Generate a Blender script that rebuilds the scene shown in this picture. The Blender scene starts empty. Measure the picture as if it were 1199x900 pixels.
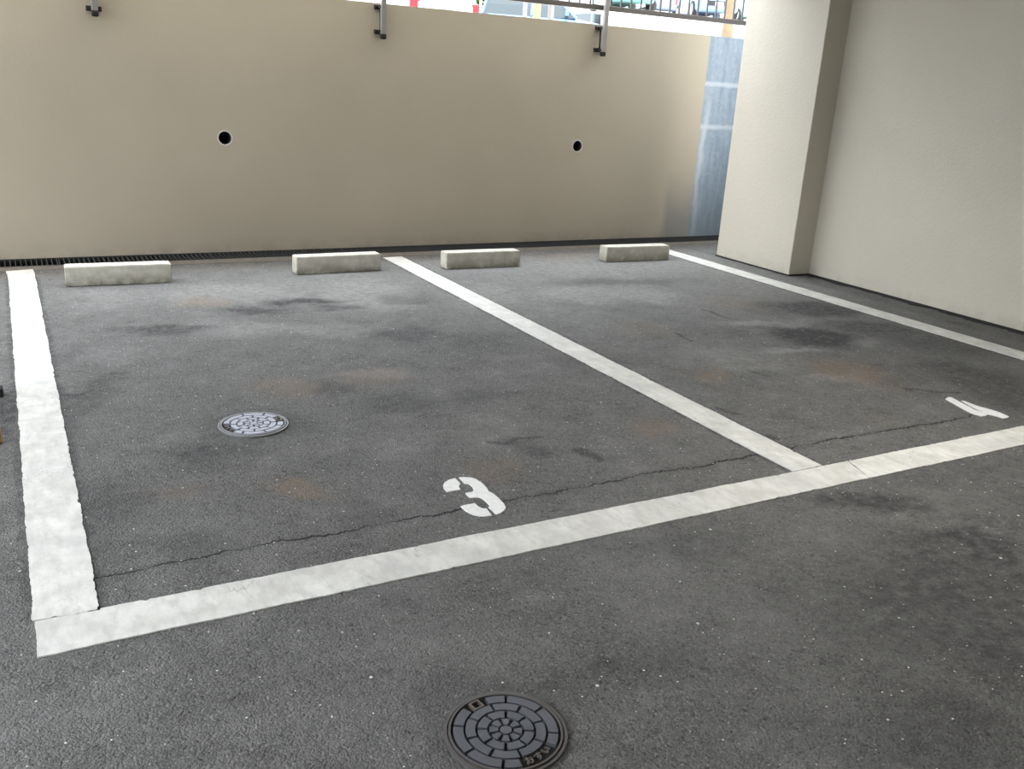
import bpy, bmesh, math, random
import numpy as np
from mathutils import Vector, Matrix, noise
random.seed(7)
C = bpy.context.scene.collection
PI = math.pi

# ------------------------------------------------------------------ helpers
def tag(o, label=None, cat=None, group=None, kind=None):
    if label: o['label'] = label
    if cat: o['category'] = cat
    if group: o['group'] = group
    if kind: o['kind'] = kind
    return o

def empty(name, loc=(0, 0, 0), rz=0.0):
    o = bpy.data.objects.new(name, None); C.objects.link(o)
    o.location = loc; o.rotation_euler = (0, 0, rz); o.empty_display_size = .1
    return o

def link(name, bm, mat, parent=None, smooth=False):
    bmesh.ops.recalc_face_normals(bm, faces=bm.faces[:])
    me = bpy.data.meshes.new(name); bm.to_mesh(me); bm.free()
    if smooth:
        for p in me.polygons: p.use_smooth = True
    for m in (mat if isinstance(mat, (list, tuple)) else [mat]): me.materials.append(m)
    o = bpy.data.objects.new(name, me); C.objects.link(o)
    if parent: o.parent = parent
    return o

def box(bm, x0, x1, y0, y1, z0, z1, bev=0.0, seg=2, mi=0):
    vs = [bm.verts.new((x, y, z)) for z in (z0, z1) for y in (y0, y1) for x in (x0, x1)]
    fs = []
    for q in ((0, 1, 3, 2), (4, 6, 7, 5), (0, 4, 5, 1), (2, 3, 7, 6), (0, 2, 6, 4), (1, 5, 7, 3)):
        f = bm.faces.new([vs[i] for i in q]); f.material_index = mi; fs.append(f)
    if bev:
        bmesh.ops.recalc_face_normals(bm, faces=fs)
        es = list({e for f in fs for e in f.edges})
        bmesh.ops.bevel(bm, geom=es, offset=bev, segments=seg, affect='EDGES', profile=.5)
    return fs

def prism(bm, pts, z0, z1):
    """pts: list of (x,y); extruded z0..z1"""
    lo = [bm.verts.new((x, y, z0)) for x, y in pts]
    hi = [bm.verts.new((x, y, z1)) for x, y in pts]
    bm.faces.new(hi); bm.faces.new(lo[::-1])
    n = len(pts)
    for i in range(n):
        bm.faces.new((lo[i], lo[(i + 1) % n], hi[(i + 1) % n], hi[i]))

def cyl(bm, p0, p1, r0, r1=None, n=20, caps=True):
    r1 = r0 if r1 is None else r1
    p0, p1 = Vector(p0), Vector(p1); d = (p1 - p0).normalized()
    a = d.orthogonal().normalized(); b = d.cross(a)
    A, B = [], []
    for i in range(n):
        t = 2 * PI * i / n; v = a * math.cos(t) + b * math.sin(t)
        A.append(bm.verts.new(p0 + v * r0)); B.append(bm.verts.new(p1 + v * r1))
    for i in range(n):
        bm.faces.new((A[i], A[(i + 1) % n], B[(i + 1) % n], B[i]))
    if caps:
        bm.faces.new(A[::-1]); bm.faces.new(B)

def tube(bm, pts, radii, n=10):
    rings = []
    for k, p in enumerate(pts):
        p = Vector(p)
        d = (Vector(pts[min(k + 1, len(pts) - 1)]) - Vector(pts[max(k - 1, 0)])).normalized()
        a = Vector((0, 1, .01)).cross(d).normalized(); b = d.cross(a)
        rings.append([bm.verts.new(p + (a * math.cos(2 * PI * i / n) + b * math.sin(2 * PI * i / n)) * radii[k]) for i in range(n)])
    for A, B in zip(rings, rings[1:]):
        for i in range(n): bm.faces.new((A[i], A[(i + 1) % n], B[(i + 1) % n], B[i]))
    bm.faces.new(rings[0][::-1]); bm.faces.new(rings[-1])

def annulus(bm, r0, r1, a0, a1, z0, z1, cx=0, cy=0, n=None, top_in=0.0):
    """solid ring sector; top_in pulls the top face edges inwards for a small chamfer"""
    full = abs(a1 - a0) >= 2 * PI - 1e-6
    n = n or max(3, int(abs(a1 - a0) / (PI / 40)) + 1)
    t = top_in
    def pt(r, a, z): return bm.verts.new((cx + r * math.cos(a), cy + r * math.sin(a), z))
    A = []
    cnt = n if full else n + 1
    for i in range(cnt):
        a = a0 + (a1 - a0) * i / n
        da = 0
        if not full and t and r0 > 0:
            if i == 0: da = t / ((r0 + r1) / 2)
            if i == n: da = -t / ((r0 + r1) / 2)
        A.append((pt(r0, a, z0), pt(r1, a, z0), pt(r1 - t, a + da, z1), pt(r0 + t, a + da, z1)))
    for i in range(cnt if full else cnt - 1):
        P, Q = A[i], A[(i + 1) % cnt]
        for k in range(4):
            bm.faces.new((P[k], Q[k], Q[(k + 1) % 4], P[(k + 1) % 4]))
    if not full:
        bm.faces.new(A[0]); bm.faces.new(A[-1][::-1])

# ------------------------------------------------------------------ materials
class NT:
    def __init__(s, name):
        s.m = bpy.data.materials.new(name); s.m.use_nodes = True
        s.t = s.m.node_tree; s.t.nodes.clear()
        s.out = s.t.nodes.new('ShaderNodeOutputMaterial'); s.b = s.t.nodes.new('ShaderNodeBsdfPrincipled')
        s.t.links.new(s.b.outputs[0], s.out.inputs[0])
        s.co = s.t.nodes.new('ShaderNodeNewGeometry').outputs['Position']
    def L(s, a, b): s.t.links.new(a, b)
    def _set(s, inp, v):
        if isinstance(v, bpy.types.NodeSocket): s.L(v, inp)
        else: inp.default_value = v
    def noise(s, scale, detail=4, rough=.55, vec=None, dist=0, color=False):
        n = s.t.nodes.new('ShaderNodeTexNoise'); n.inputs['Scale'].default_value = scale
        n.inputs['Detail'].default_value = detail; n.inputs['Roughness'].default_value = rough
        n.inputs['Distortion'].default_value = dist
        s.L(vec or s.co, n.inputs['Vector']); return n.outputs[1 if color else 0]
    def voro(s, scale, out='Distance', vec=None, feature='F1'):
        n = s.t.nodes.new('ShaderNodeTexVoronoi'); n.feature = feature; n.inputs['Scale'].default_value = scale
        s.L(vec or s.co, n.inputs['Vector']); return n.outputs[out]
    def scale(s, v, sc, off=(0, 0, 0)):
        n = s.t.nodes.new('ShaderNodeVectorMath'); n.operation = 'MULTIPLY_ADD'
        s.L(v, n.inputs[0]); n.inputs[1].default_value = sc; n.inputs[2].default_value = off; return n.outputs[0]
    def rng(s, v, a, b, c=0., d=1., smooth=False):
        n = s.t.nodes.new('ShaderNodeMapRange'); n.clamp = True
        if smooth: n.interpolation_type = 'SMOOTHSTEP'
        s._set(n.inputs[0], v)
        for i, x in enumerate((a, b, c, d)): n.inputs[i + 1].default_value = x
        return n.outputs[0]
    def math(s, op, a, b=0.):
        n = s.t.nodes.new('ShaderNodeMath'); n.operation = op; s._set(n.inputs[0], a); s._set(n.inputs[1], b); return n.outputs[0]
    def mix(s, f, a, b, mode='MIX'):
        n = s.t.nodes.new('ShaderNodeMix'); n.data_type = 'RGBA'; n.blend_type = mode
        s._set(n.inputs[0], f)
        for i, v in ((6, a), (7, b)):
            s._set(n.inputs[i], v if isinstance(v, bpy.types.NodeSocket) else (*v, 1.)[:4])
        return n.outputs[2]
    def sep(s, v):
        n = s.t.nodes.new('ShaderNodeSeparateXYZ'); s.L(v, n.inputs[0]); return n.outputs
    def attr(s, name):
        n = s.t.nodes.new('ShaderNodeAttribute'); n.attribute_name = name; return n
    def bump(s, h, strength=.3, dist=.01):
        n = s.t.nodes.new('ShaderNodeBump'); n.inputs['Strength'].default_value = strength
        n.inputs['Distance'].default_value = dist; s.L(h, n.inputs['Height']); s.L(n.outputs[0], s.b.inputs['Normal'])
    def base(s, c): s._set(s.b.inputs['Base Color'], c if isinstance(c, bpy.types.NodeSocket) else (*c, 1.))
    def rough(s, r): s._set(s.b.inputs['Roughness'], r)
    def metal(s, m): s._set(s.b.inputs['Metallic'], m)

def simple(name, col, rough=.5, metal=0., nz=0.12, scale=30, bump=0.):
    n = NT(name); v = n.noise(scale, 4)
    n.base(n.mix(v, [c * (1 - nz) for c in col], [min(1, c * (1 + nz)) for c in col]))
    n.rough(rough); n.metal(metal)
    if bump: n.bump(v, bump, .004)
    return n.m

def paint_wall(name, col, bump=.35, bare=False):
    """sprayed stucco paint; bare=True leaves unpainted blue grey concrete beyond x=5.73"""
    n = NT(name)
    a = n.noise(1.1, 4, .5); b = n.noise(260, 3, .6); c = n.noise(55, 3, .5)
    lo = [x * .95 for x in col]; hi = [min(1, x * 1.05) for x in col]
    base = n.mix(n.rng(a, .3, .7), lo, hi)
    X, Y, Z = n.sep(n.co)
    # faint dirt near the ground, patchy
    d = n.math('MULTIPLY', n.rng(Z, .0, .10, .35, 0.), n.rng(n.noise(7, 5), .42, .62))
    base = n.mix(d, base, [x * .55 for x in col])
    if bare:
        wob = n.math('ADD', X, n.math('MULTIPLY', n.math('SUBTRACT', n.noise(9, 5, .6), .5), .05))
        m = n.rng(wob, 5.733, 5.745)
        st = n.noise(3.2, 5, .6, vec=n.scale(n.co, (5, 1, .8)))
        con = n.mix(n.rng(st, .35, .68), (.23, .285, .345), (.33, .395, .46))
        con = n.mix(n.rng(n.noise(26, 6, .65), .46, .72, 0, .5), con, (.42, .47, .51))
        # pour joints with white bloom
        for zj in (1.40, 1.02):
            dz = n.math('ABSOLUTE', n.math('SUBTRACT', Z, n.math('ADD', zj, n.math('MULTIPLY', n.math('SUBTRACT', n.noise(12, 3), .5), .03))))
            con = n.mix(n.rng(dz, .008, .03, .75, 0), con, (.54, .58, .62))
        dx = n.math('ABSOLUTE', n.math('SUBTRACT', X, n.math('ADD', 5.79, n.math('MULTIPLY', n.math('SUBTRACT', n.noise(4, 4), .5), .12))))
        con = n.mix(n.math('MULTIPLY', n.rng(dx, .01, .05, .8, 0), n.rng(Z, 1.0, 1.45, 1, 0)), con, (.54, .58, .61))
        con = n.mix(n.rng(Z, .0, .7, .65, 0.), con, (.16, .19, .20))  # fall-off of light towards the foot, painted into the concrete
        # overspray / dirt patch on the paint left of the joint
        pm = n.math('MULTIPLY', n.rng(n.math('ADD', X, n.math('MULTIPLY', n.noise(5, 3), .06)), 5.42, 5.50), n.rng(n.math('ADD', Z, n.math('MULTIPLY', n.noise(3, 3), .3)), .22, .85, .8, 0, True))
        base = n.mix(pm, base, (.24, .235, .215))
        base = n.mix(m, base, con)
    n.base(base); n.rough(.62); n.b.inputs['Specular IOR Level'].default_value = .35
    n.bump(n.math('ADD', n.math('MULTIPLY', b, .5), c), bump, .004)
    return n.m

def asphalt():
    n = NT('asphalt')
    st = n.attr('stain_and_light').outputs['Color']; br, li, dk = n.sep(st)
    fine = n.noise(420, 3, .65); mid = n.noise(38, 5, .6); big = n.noise(2.2, 5, .6); agg = n.voro(170, 'Color')
    agr = n.sep(agg)
    base = n.mix(n.rng(fine, .3, .72), (.082, .080, .074), (.178, .174, .162))
    g2 = n.noise(125, 4, .7)
    base = n.mix(n.rng(g2, .56, .74, 0, .85), base, (.030, .030, .029))
    base = n.mix(n.rng(g2, .44, .28, 0, .60), base, (.26, .255, .24))
    md2 = n.noise(6.5, 6, .68)
    base = n.mix(n.rng(md2, .46, .32, 0, .55), base, (.24, .236, .222))
    base = n.mix(n.rng(md2, .52, .68, 0, .62), base, (.05, .049, .046))
    base = n.mix(n.rng(agr[0], .72, 1., 0, .55), base, (.26, .255, .24))
    base = n.mix(n.rng(agr[1], .80, 1., 0, .75), base, (.028, .028, .028))
    base = n.mix(n.rng(big, .36, .66, .0, .36), base, (.19, .188, .18))
    clus = n.math('MULTIPLY', n.rng(mid, .50, .66), n.rng(n.noise(75, 4, .7), .50, .60))
    base = n.mix(n.math('MULTIPLY', clus, n.rng(md2, .42, .58, .25, .9)), base, (.020, .020, .020))
    # broken up stains and painted sky light
    brk = n.rng(mid, .28, .62, .35, 1.)
    streak = n.rng(n.noise(20, 6, .72), .34, .58, .32, 1.1)
    base = n.mix(n.math('MULTIPLY', n.math('MULTIPLY', li, .62), streak), base, (.34, .335, .315))
    base = n.mix(n.math('MULTIPLY', n.math('MULTIPLY', br, .85), n.math('MULTIPLY', brk, streak)), base, (.215, .150, .092))
    base = n.mix(n.math('MINIMUM', n.math('MULTIPLY', n.math('MULTIPLY', dk, .95), streak), .92), base, (.020, .020, .021))
    # construction crack
    X, Y, Z = n.sep(n.co)
    yc = n.math('ADD', 2.37, n.math('MULTIPLY', n.math('SUBTRACT', n.noise(3.0, 6, .75, vec=n.scale(n.co, (1, .02, 1))), .5), .14))
    dc = n.math('ABSOLUTE', n.math('SUBTRACT', Y, yc))
    wid = n.rng(n.noise(5, 4, .7, vec=n.scale(n.co, (1, .1, 1), (3, 3, 3))), .38, .62, .0008, .0065)
    cr = n.math('LESS_THAN', dc, wid)
    cr = n.math('MULTIPLY', cr, n.math('MULTIPLY', n.math('GREATER_THAN', X, .09), n.math('LESS_THAN', X, 3.8)))
    near = n.math('MULTIPLY', n.rng(dc, .0, .03, 1, 0), n.rng(n.noise(150, 3), .5, .6, 0, .7))
    near = n.math('MULTIPLY', near, n.math('MULTIPLY', n.math('GREATER_THAN', X, .09), n.math('LESS_THAN', X, 3.8)))
    base = n.mix(near, base, (.016, .016, .016))
    base = n.mix(cr, base, (.008, .008, .008))
    # drawn marks
    mk = n.attr('mark').outputs['Fac']
    base = n.mix(n.math('MULTIPLY', n.rng(mk, .25, .9, 0, .85), n.rng(g2, .38, .52)), base, (.02, .02, .02))
    # sparse pale chips
    vd = n.voro(85, 'Distance'); vc = n.sep(n.voro(85, 'Color'))
    chip = n.math('MULTIPLY', n.math('GREATER_THAN', vc[0], .90), n.math('LESS_THAN', vd, n.rng(vc[1], 0, 1, .10, .26)))
    base = n.mix(n.math('MULTIPLY', chip, n.rng(vc[2], 0, 1, .2, 1.)), base, (.80, .79, .75))
    vd2 = n.voro(26, 'Distance'); vc2 = n.sep(n.voro(26, 'Color'))
    chip2 = n.math('MULTIPLY', n.math('GREATER_THAN', vc2[0], .985), n.math('LESS_THAN', vd2, .12))
    base = n.mix(chip2, base, (.75, .74, .70))
    n.base(base)
    n.rough(n.rng(mid, .3, .7, .62, .85)); n.b.inputs['Specular IOR Level'].default_value = .45
    h = n.math('ADD', n.math('MULTIPLY', fine, .35), n.math('MULTIPLY', n.voro(170, 'Distance'), -.8))
    h = n.math('ADD', h, n.math('MULTIPLY', n.voro(75, 'Distance'), -.5))
    h = n.math('SUBTRACT', h, n.math('MULTIPLY', cr, 2.))
    h = n.math('SUBTRACT', h, n.math('MULTIPLY', near, .6))
    n.bump(n.math('ADD', h, n.math('MULTIPLY', g2, -1.2)), .9, .007)
    return n.m

def line_paint():
    n = NT('road_paint')
    a = n.noise(9, 6, .65); b = n.noise(190, 3, .6); c = n.noise(28, 5, .7, vec=n.scale(n.co, (1, .35, 1)))
    base = n.mix(n.rng(a, .35, .68), (.55, .54, .495), (.74, .73, .68))
    base = n.mix(n.rng(c, .46, .66, 0, .6), base, (.46, .45, .415))
    base = n.mix(n.rng(n.noise(3, 5, .6), .54, .66, 0, .35), base, (.50, .50, .49))
    base = n.mix(n.rng(b, .60, .75, 0, .30), base, (.45, .44, .41))
    X, Y, Z = n.sep(n.co)
    # dusty brown where the line meets the drain
    base = n.mix(n.rng(Y, 6.1, 6.42, 0, .45), base, (.36, .30, .24))
    vd = n.voro(14, 'Distance'); vc = n.sep(n.voro(14, 'Color'))
    base = n.mix(n.math('MULTIPLY', n.math('GREATER_THAN', vc[0], .97), n.math('LESS_THAN', vd, .05)), base, (.05, .05, .05))
    # thin wandering hairline cracks
    cy = n.math('ABSOLUTE', n.math('SUBTRACT', n.noise(5, 4, .6, vec=n.scale(n.co, (1, .45, 1), (7, 2, 0))), .5))
    base = n.mix(n.math('MULTIPLY', n.rng(cy, .0008, .003, .5, 0), n.rng(n.noise(2, 2), .5, .58)), base, (.22, .21, .20))
    n.base(base); n.rough(.62)
    n.bump(n.math('ADD', a, n.math('MULTIPLY', b, .3)), .35, .004)
    return n.m

def concrete(name, lo, hi, dirt=.5):
    n = NT(name); a = n.noise(14, 6, .65); b = n.noise(160, 3)
    tc = n.t.nodes.new('ShaderNodeTexCoord').outputs['Object']; X, Y, Z = n.sep(tc)
    base = n.mix(n.rng(a, .33, .68), lo, hi)
    d = n.math('MULTIPLY', n.rng(n.math('ADD', Z, n.math('MULTIPLY', n.noise(16, 5, .65), -.06)), -.035, .045, 1, 0), n.rng(n.noise(9, 6, .65), .36, .56, .15, 1))
    base = n.mix(n.math('MULTIPLY', d, dirt), base, (.13, .115, .08))
    base = n.mix(n.rng(n.voro(90, 'Distance'), .0, .10, .35, 0), base, (.2, .19, .17))
    n.base(base); n.rough(.8); n.bump(n.math('ADD', a, n.math('MULTIPLY', b, .4)), .4, .004)
    return n.m

def rusty_iron(name, col, rust=.3):
    n = NT(name); a = n.noise(60, 5, .6); b = n.noise(400, 2)
    base = n.mix(a, [c * .8 for c in col], [c * 1.2 for c in col])
    base = n.mix(n.rng(n.noise(22, 5, .65), .55, .7, 0, rust), base, (.14, .085, .055))
    n.base(base); n.metal(.55); n.rough(n.rng(a, .3, .7, .38, .55)); n.bump(b, .25, .001)
    return n.m

WALLC = (.46, .403, .312)  # side wall paint with the back wall's dimmer, warmer light mixed in
M = dict(
    wall=paint_wall('stucco_paint_shaded', WALLC, .30, bare=True),
    wall2=paint_wall('stucco_paint', (.60, .56, .465), .55),
    asphalt=asphalt(), line=line_paint(),
    sidec=simple('cool_bounce_concrete', (.28, .33, .38), .85),  # bluish to cool the light bounced by the unseen side wall
    ceil=simple('ceiling_concrete', (.30, .27, .21), .85), dim=simple('rear_block_dim', (.20, .18, .15), .85),
    stop=concrete('precast_concrete', (.47, .445, .37), (.66, .63, .54), .85),
    curb=concrete('drain_concrete', (.055, .045, .035), (.12, .10, .08), .2),
    pit=simple('drain_pit_concrete', (.022, .021, .019), .9),
    iron=rusty_iron('cast_iron_block', (.13, .135, .15), .12),
    irond=simple('cast_iron_groove_shade', (.012, .011, .011), .85),  # near-black: shade of the deep grooves held in the colour
    ironr=rusty_iron('cast_iron_frame', (.13, .12, .115), .5),
    ironl=rusty_iron('cast_iron_letters', (.17, .145, .125), .35),
    iron_b=rusty_iron('sky_lit_iron_block', (.30, .31, .35), .05),  # lighter copy of the cast iron, sky reflection put into its colour
    ironr_b=rusty_iron('sky_lit_iron_frame', (.20, .20, .20), .1),
    grate=simple('galvanised_steel', (.022, .022, .021), .75, .0),
    bitumen=simple('bitumen', (.008, .008, .008), .9, 0, .3, 60, .5),
    steel=simple('painted_steel_post', (.30, .285, .27), .42, .3),
    railm=simple('brown_aluminium_rail', (.13, .115, .105), .45, .4),
    balm=simple('baluster_steel', (.10, .095, .09), .5, .2),
    dark=simple('dark_bronze_bracket', (.035, .03, .026), .5, .3),
    cap=simple('black_rubber_cap', (.004, .004, .004), .7),
    pvc=simple('pipe_inner_shade', (.012, .012, .012), .9),  # near-black colour stands for the unlit inside of the pipe
    rim=simple('mortar_rim', (.62, .60, .55), .8),
    orange=simple('orange_plastic', (.85, .33, .02), .45),
    whitep=simple('white_plastic', (.55, .56, .56), .5),
    rubber=simple('black_rubber', (.01, .01, .01), .8),
    pave=simple('pale_paving', (.60, .59, .57), .9, 0, .08, 4),
    bark=simple('pale_bark', (.20, .15, .09), .9, 0, .3, 12, .4),
    leaf=simple('hedge_leaf', (.07, .13, .03), .8, 0, .5, 14),
    yellow=simple('yellow_post_paint', (.42, .36, .14), .6),
    greyp=simple('grey_post_paint', (.20, .20, .20), .5),
    wire=simple('white_wire', (.5, .5, .5), .6),
    tyre=simple('tyre_rubber', (.02, .02, .02), .8),
    hubc=simple('hub_alloy', (.35, .36, .38), .4, .6),
    redl=simple('red_lamp_lens', (.45, .01, .015), .25),
    clearl=simple('clear_lamp_lens', (.4, .42, .45), .15),
    plate=simple('number_plate', (.30, .31, .31), .5),
)
def glass_mat():
    n = NT('car_window_glass'); n.base((.03, .045, .05)); n.rough(.08); n.b.inputs['Specular IOR Level'].default_value = .7
    return n.m
M['glass'] = glass_mat()
def car_paint(name, col):
    n = NT(name); n.base(n.mix(n.noise(3), col, [c * 1.05 for c in col])); n.rough(.3); n.b.inputs['Coat Weight'].default_value = .6
    return n.m

# ------------------------------------------------------------------ floor with stain attributes
D = 6.909           # inner face of the back wall
STAINS = [('b', 0.92, 5.4, 0.15, 0.15, -0.26, 0.7), ('b', 0.77, 2.69, 0.12, 0.11, -0.38, 1), ('b', 1.01, 3.72, 0.16, 0.16, -0.33, 0.6), ('d', 1.16, 3.67, 0.08, 0.12, -0.33, 0.5), ('b', 1.39, 3.75, 0.19, 0.15, -0.32, 0.5), ('b', 2.23, 2.76, 0.1, 0.11, -0.35, 0.7), ('b', 2.92, 3.27, 0.12, 0.16, -0.32, 0.8), ('b', 3.66, 3.05, 0.26, 0.29, -0.32, 0.9), ('b', 4.21, 4.42, 0.28, 0.22, -0.26, 0.5), ('b', 1.42, 2.61, 0.15, 0.15, -0.37, 0.45), ('b', 0.38, 2.85, 0.15, 0.09, -0.37, 0.4), ('b', 3.9, 6.2, 0.29, 0.22, -0.2, 0.5), ('b', 3.3, 2.47, 0.12, 0.11, -0.35, 0.25), ('b', 3.18, 4.08, 0.21, 0.23, -0.29, 0.4),
 ('l', 1.12, 5.51, 0.59, 0.32, -0.25, 0.55), ('l', 0.46, 5.56, 0.27, 0.3, -0.26, 0.45), ('l', 0.99, 4.72, 0.39, 0.21, -0.29, 0.6), ('l', 1.91, 5.3, 0.37, 0.52, -0.25, 0.9), ('l', 1.46, 4.58, 0.36, 0.18, -0.29, 0.5), ('l', 2.6, 5.12, 0.34, 0.34, -0.25, 0.5), ('l', 3.33, 4.94, 0.48, 0.3, -0.25, 0.7), ('l', 3.68, 4.84, 0.31, 0.25, -0.25, 0.7), ('l', 4.04, 3.97, 0.32, 0.08, -0.28, 1), ('l', 3.71, 3.45, 0.23, 0.05, -0.3, 0.9), ('l', 1.4, 3.77, 0.23, 0.08, -0.32, 0.6), ('l', 3.49, 2.95, 0.21, 0.11, -0.33, 0.6), ('l', 1.64, 2.97, 0.17, 0.19, -0.35, 0.4), ('l', 3.3, 3.41, 0.38, 0.31, -0.31, 0.5), ('l', 1.17, 2.96, 0.16, 0.17, -0.36, 0.3), ('l', 0.31, 4.45, 0.15, 0.17, -0.31, 0.3), ('l', 4.26, 3.46, 0.19, 0.07, -0.3, 0.5),
 ('d', 0.66, 4.77, 0.29, 0.12, -0.29, 0.8), ('d', 1.13, 5.13, 0.28, 0.14, -0.27, 0.9), ('d', 1.46, 5.25, 0.25, 0.11, -0.26, 1), ('d', 1.65, 5.03, 0.2, 0.1, -0.27, 0.7), ('d', 4.07, 3.67, 0.28, 0.3, -0.29, 1.2), ('d', 4.58, 4.18, 0.44, 0.28, -0.27, 0.9), ('d', 4.62, 3.65, 0.35, 0.24, -0.29, 0.7), ('d', 3.68, 3.83, 0.13, 0.11, -0.29, 0.4), ('d', 1.79, 4.31, 0.23, 0.23, -0.29, 0.6), ('d', 2.12, 5.13, 0.16, 0.18, -0.26, 0.5), ('d', 1.37, 3.39, 0.22, 0.17, -0.34, 0.5), ('d', 0.57, 3.09, 0.18, 0.14, -0.36, 0.6), ('d', 0.16, 2.81, 0.15, 0.24, -0.38, 0.5), ('d', 0.09, 4.45, 0.07, 0.4, -0.31, 0.3), ('d', 0.16, 3.81, 0.1, 0.41, -0.34, 0.5), ('d', 2.1, 4.12, 0.32, 0.26, -0.3, 0.4), ('d', 2.51, 3.67, 0.27, 0.21, -0.31, 0.35), ('d', 4.21, 2.66, 0.29, 0.55, -0.33, 0.6), ('d', 4.74, 3.31, 0.4, 0.37, -0.3, 0.5), ('d', 1.65, 2.77, 0.1, 0.1, -0.36, 0.5), ('d', 3.81, 5.23, 0.59, 0.17, -0.24, 0.5), ('d', 2.53, 1.87, 0.28, 0.12, -0.38, 0.9), ('d', 2.59, 1.52, 0.26, 0.11, -0.39, 0.9), ('d', 2.26, 1.54, 0.16, 0.09, -0.4, 0.6), ('d', 1.8, 1.9, 0.25, 0.14, -0.39, 0.4), ('d', 1.84, 1.42, 0.22, 0.12, -0.41, 0.35), ('d', 1.19, 1.46, 0.17, 0.09, -0.42, 0.3), ('d', 0.3, 2.46, 0.14, 0.1, -0.39, 0.35), ('d', -0.1, 3.8, 0.08, 0.79, -0.34, 0.9), ('d', 0.92, 3.23, 0.19, 0.09, -0.35, 0.35), ('d', 1.73, 3.38, 0.15, 0.12, -0.33, 0.4), ('d', 0.86, 2.47, 0.13, 0.12, -0.38, 0.3),
 ('d', 2.3, 1.25, .6, .5, -.2, .7), ('d', 3.2, 1.9, .7, .25, -.2, .4), ('d', 1.7, .95, .35, .25, -.3, .45), ('d', 3.0, 1.6, .5, .3, -.3, .5), ('l', 2.8, 1.76, 0.26, 0.09, -0.38, 0.35), ('l', 1.42, 1.69, 0.21, 0.17, -0.4, 0.25), ('l', 0.89, 1.67, 0.25, 0.1, -0.41, 0.2), ('l', 0.44, 1.63, 0.22, 0.11, -0.42, 0.2), ('l', 0.03, 1.84, 0.21, 0.11, -0.42, 0.2)]
MARKS = [[(1.511, 2.854), (1.568, 2.823), (1.658, 2.837)], [(1.658, 2.837), (1.735, 2.837)], [(0.177, 3.905), (0.123, 3.901)], [(3.83, 4.384), (3.856, 4.106)], [(3.274, 3.931), (3.26, 3.769)], [(3.177, 3.224), (3.221, 3.137)], [(2.636, 2.848), (2.672, 2.766)], [(2.452, 2.621), (2.481, 2.561)], [(2.473, 2.466), (2.628, 2.486)], [(3.745, 2.749), (3.945, 2.613)], [(1.802, 2.672), (1.834, 2.545)], [(0.308, 4.149), (0.376, 4.14)]]

def vnoise(x, y, cell, seed):
    """smooth value noise in numpy, -1..1"""
    rs = np.random.RandomState(seed); T = rs.rand(256, 256) * 2 - 1
    u, v = x / cell + 57.3, y / cell + 31.7
    i, j = np.floor(u).astype(int), np.floor(v).astype(int); fu, fv = u - i, v - j
    fu, fv = fu * fu * (3 - 2 * fu), fv * fv * (3 - 2 * fv)
    g = lambda a, b: T[a % 256, b % 256]
    return (g(i, j) * (1 - fu) + g(i + 1, j) * fu) * (1 - fv) + (g(i, j + 1) * (1 - fu) + g(i + 1, j + 1) * fu) * fv

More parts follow.
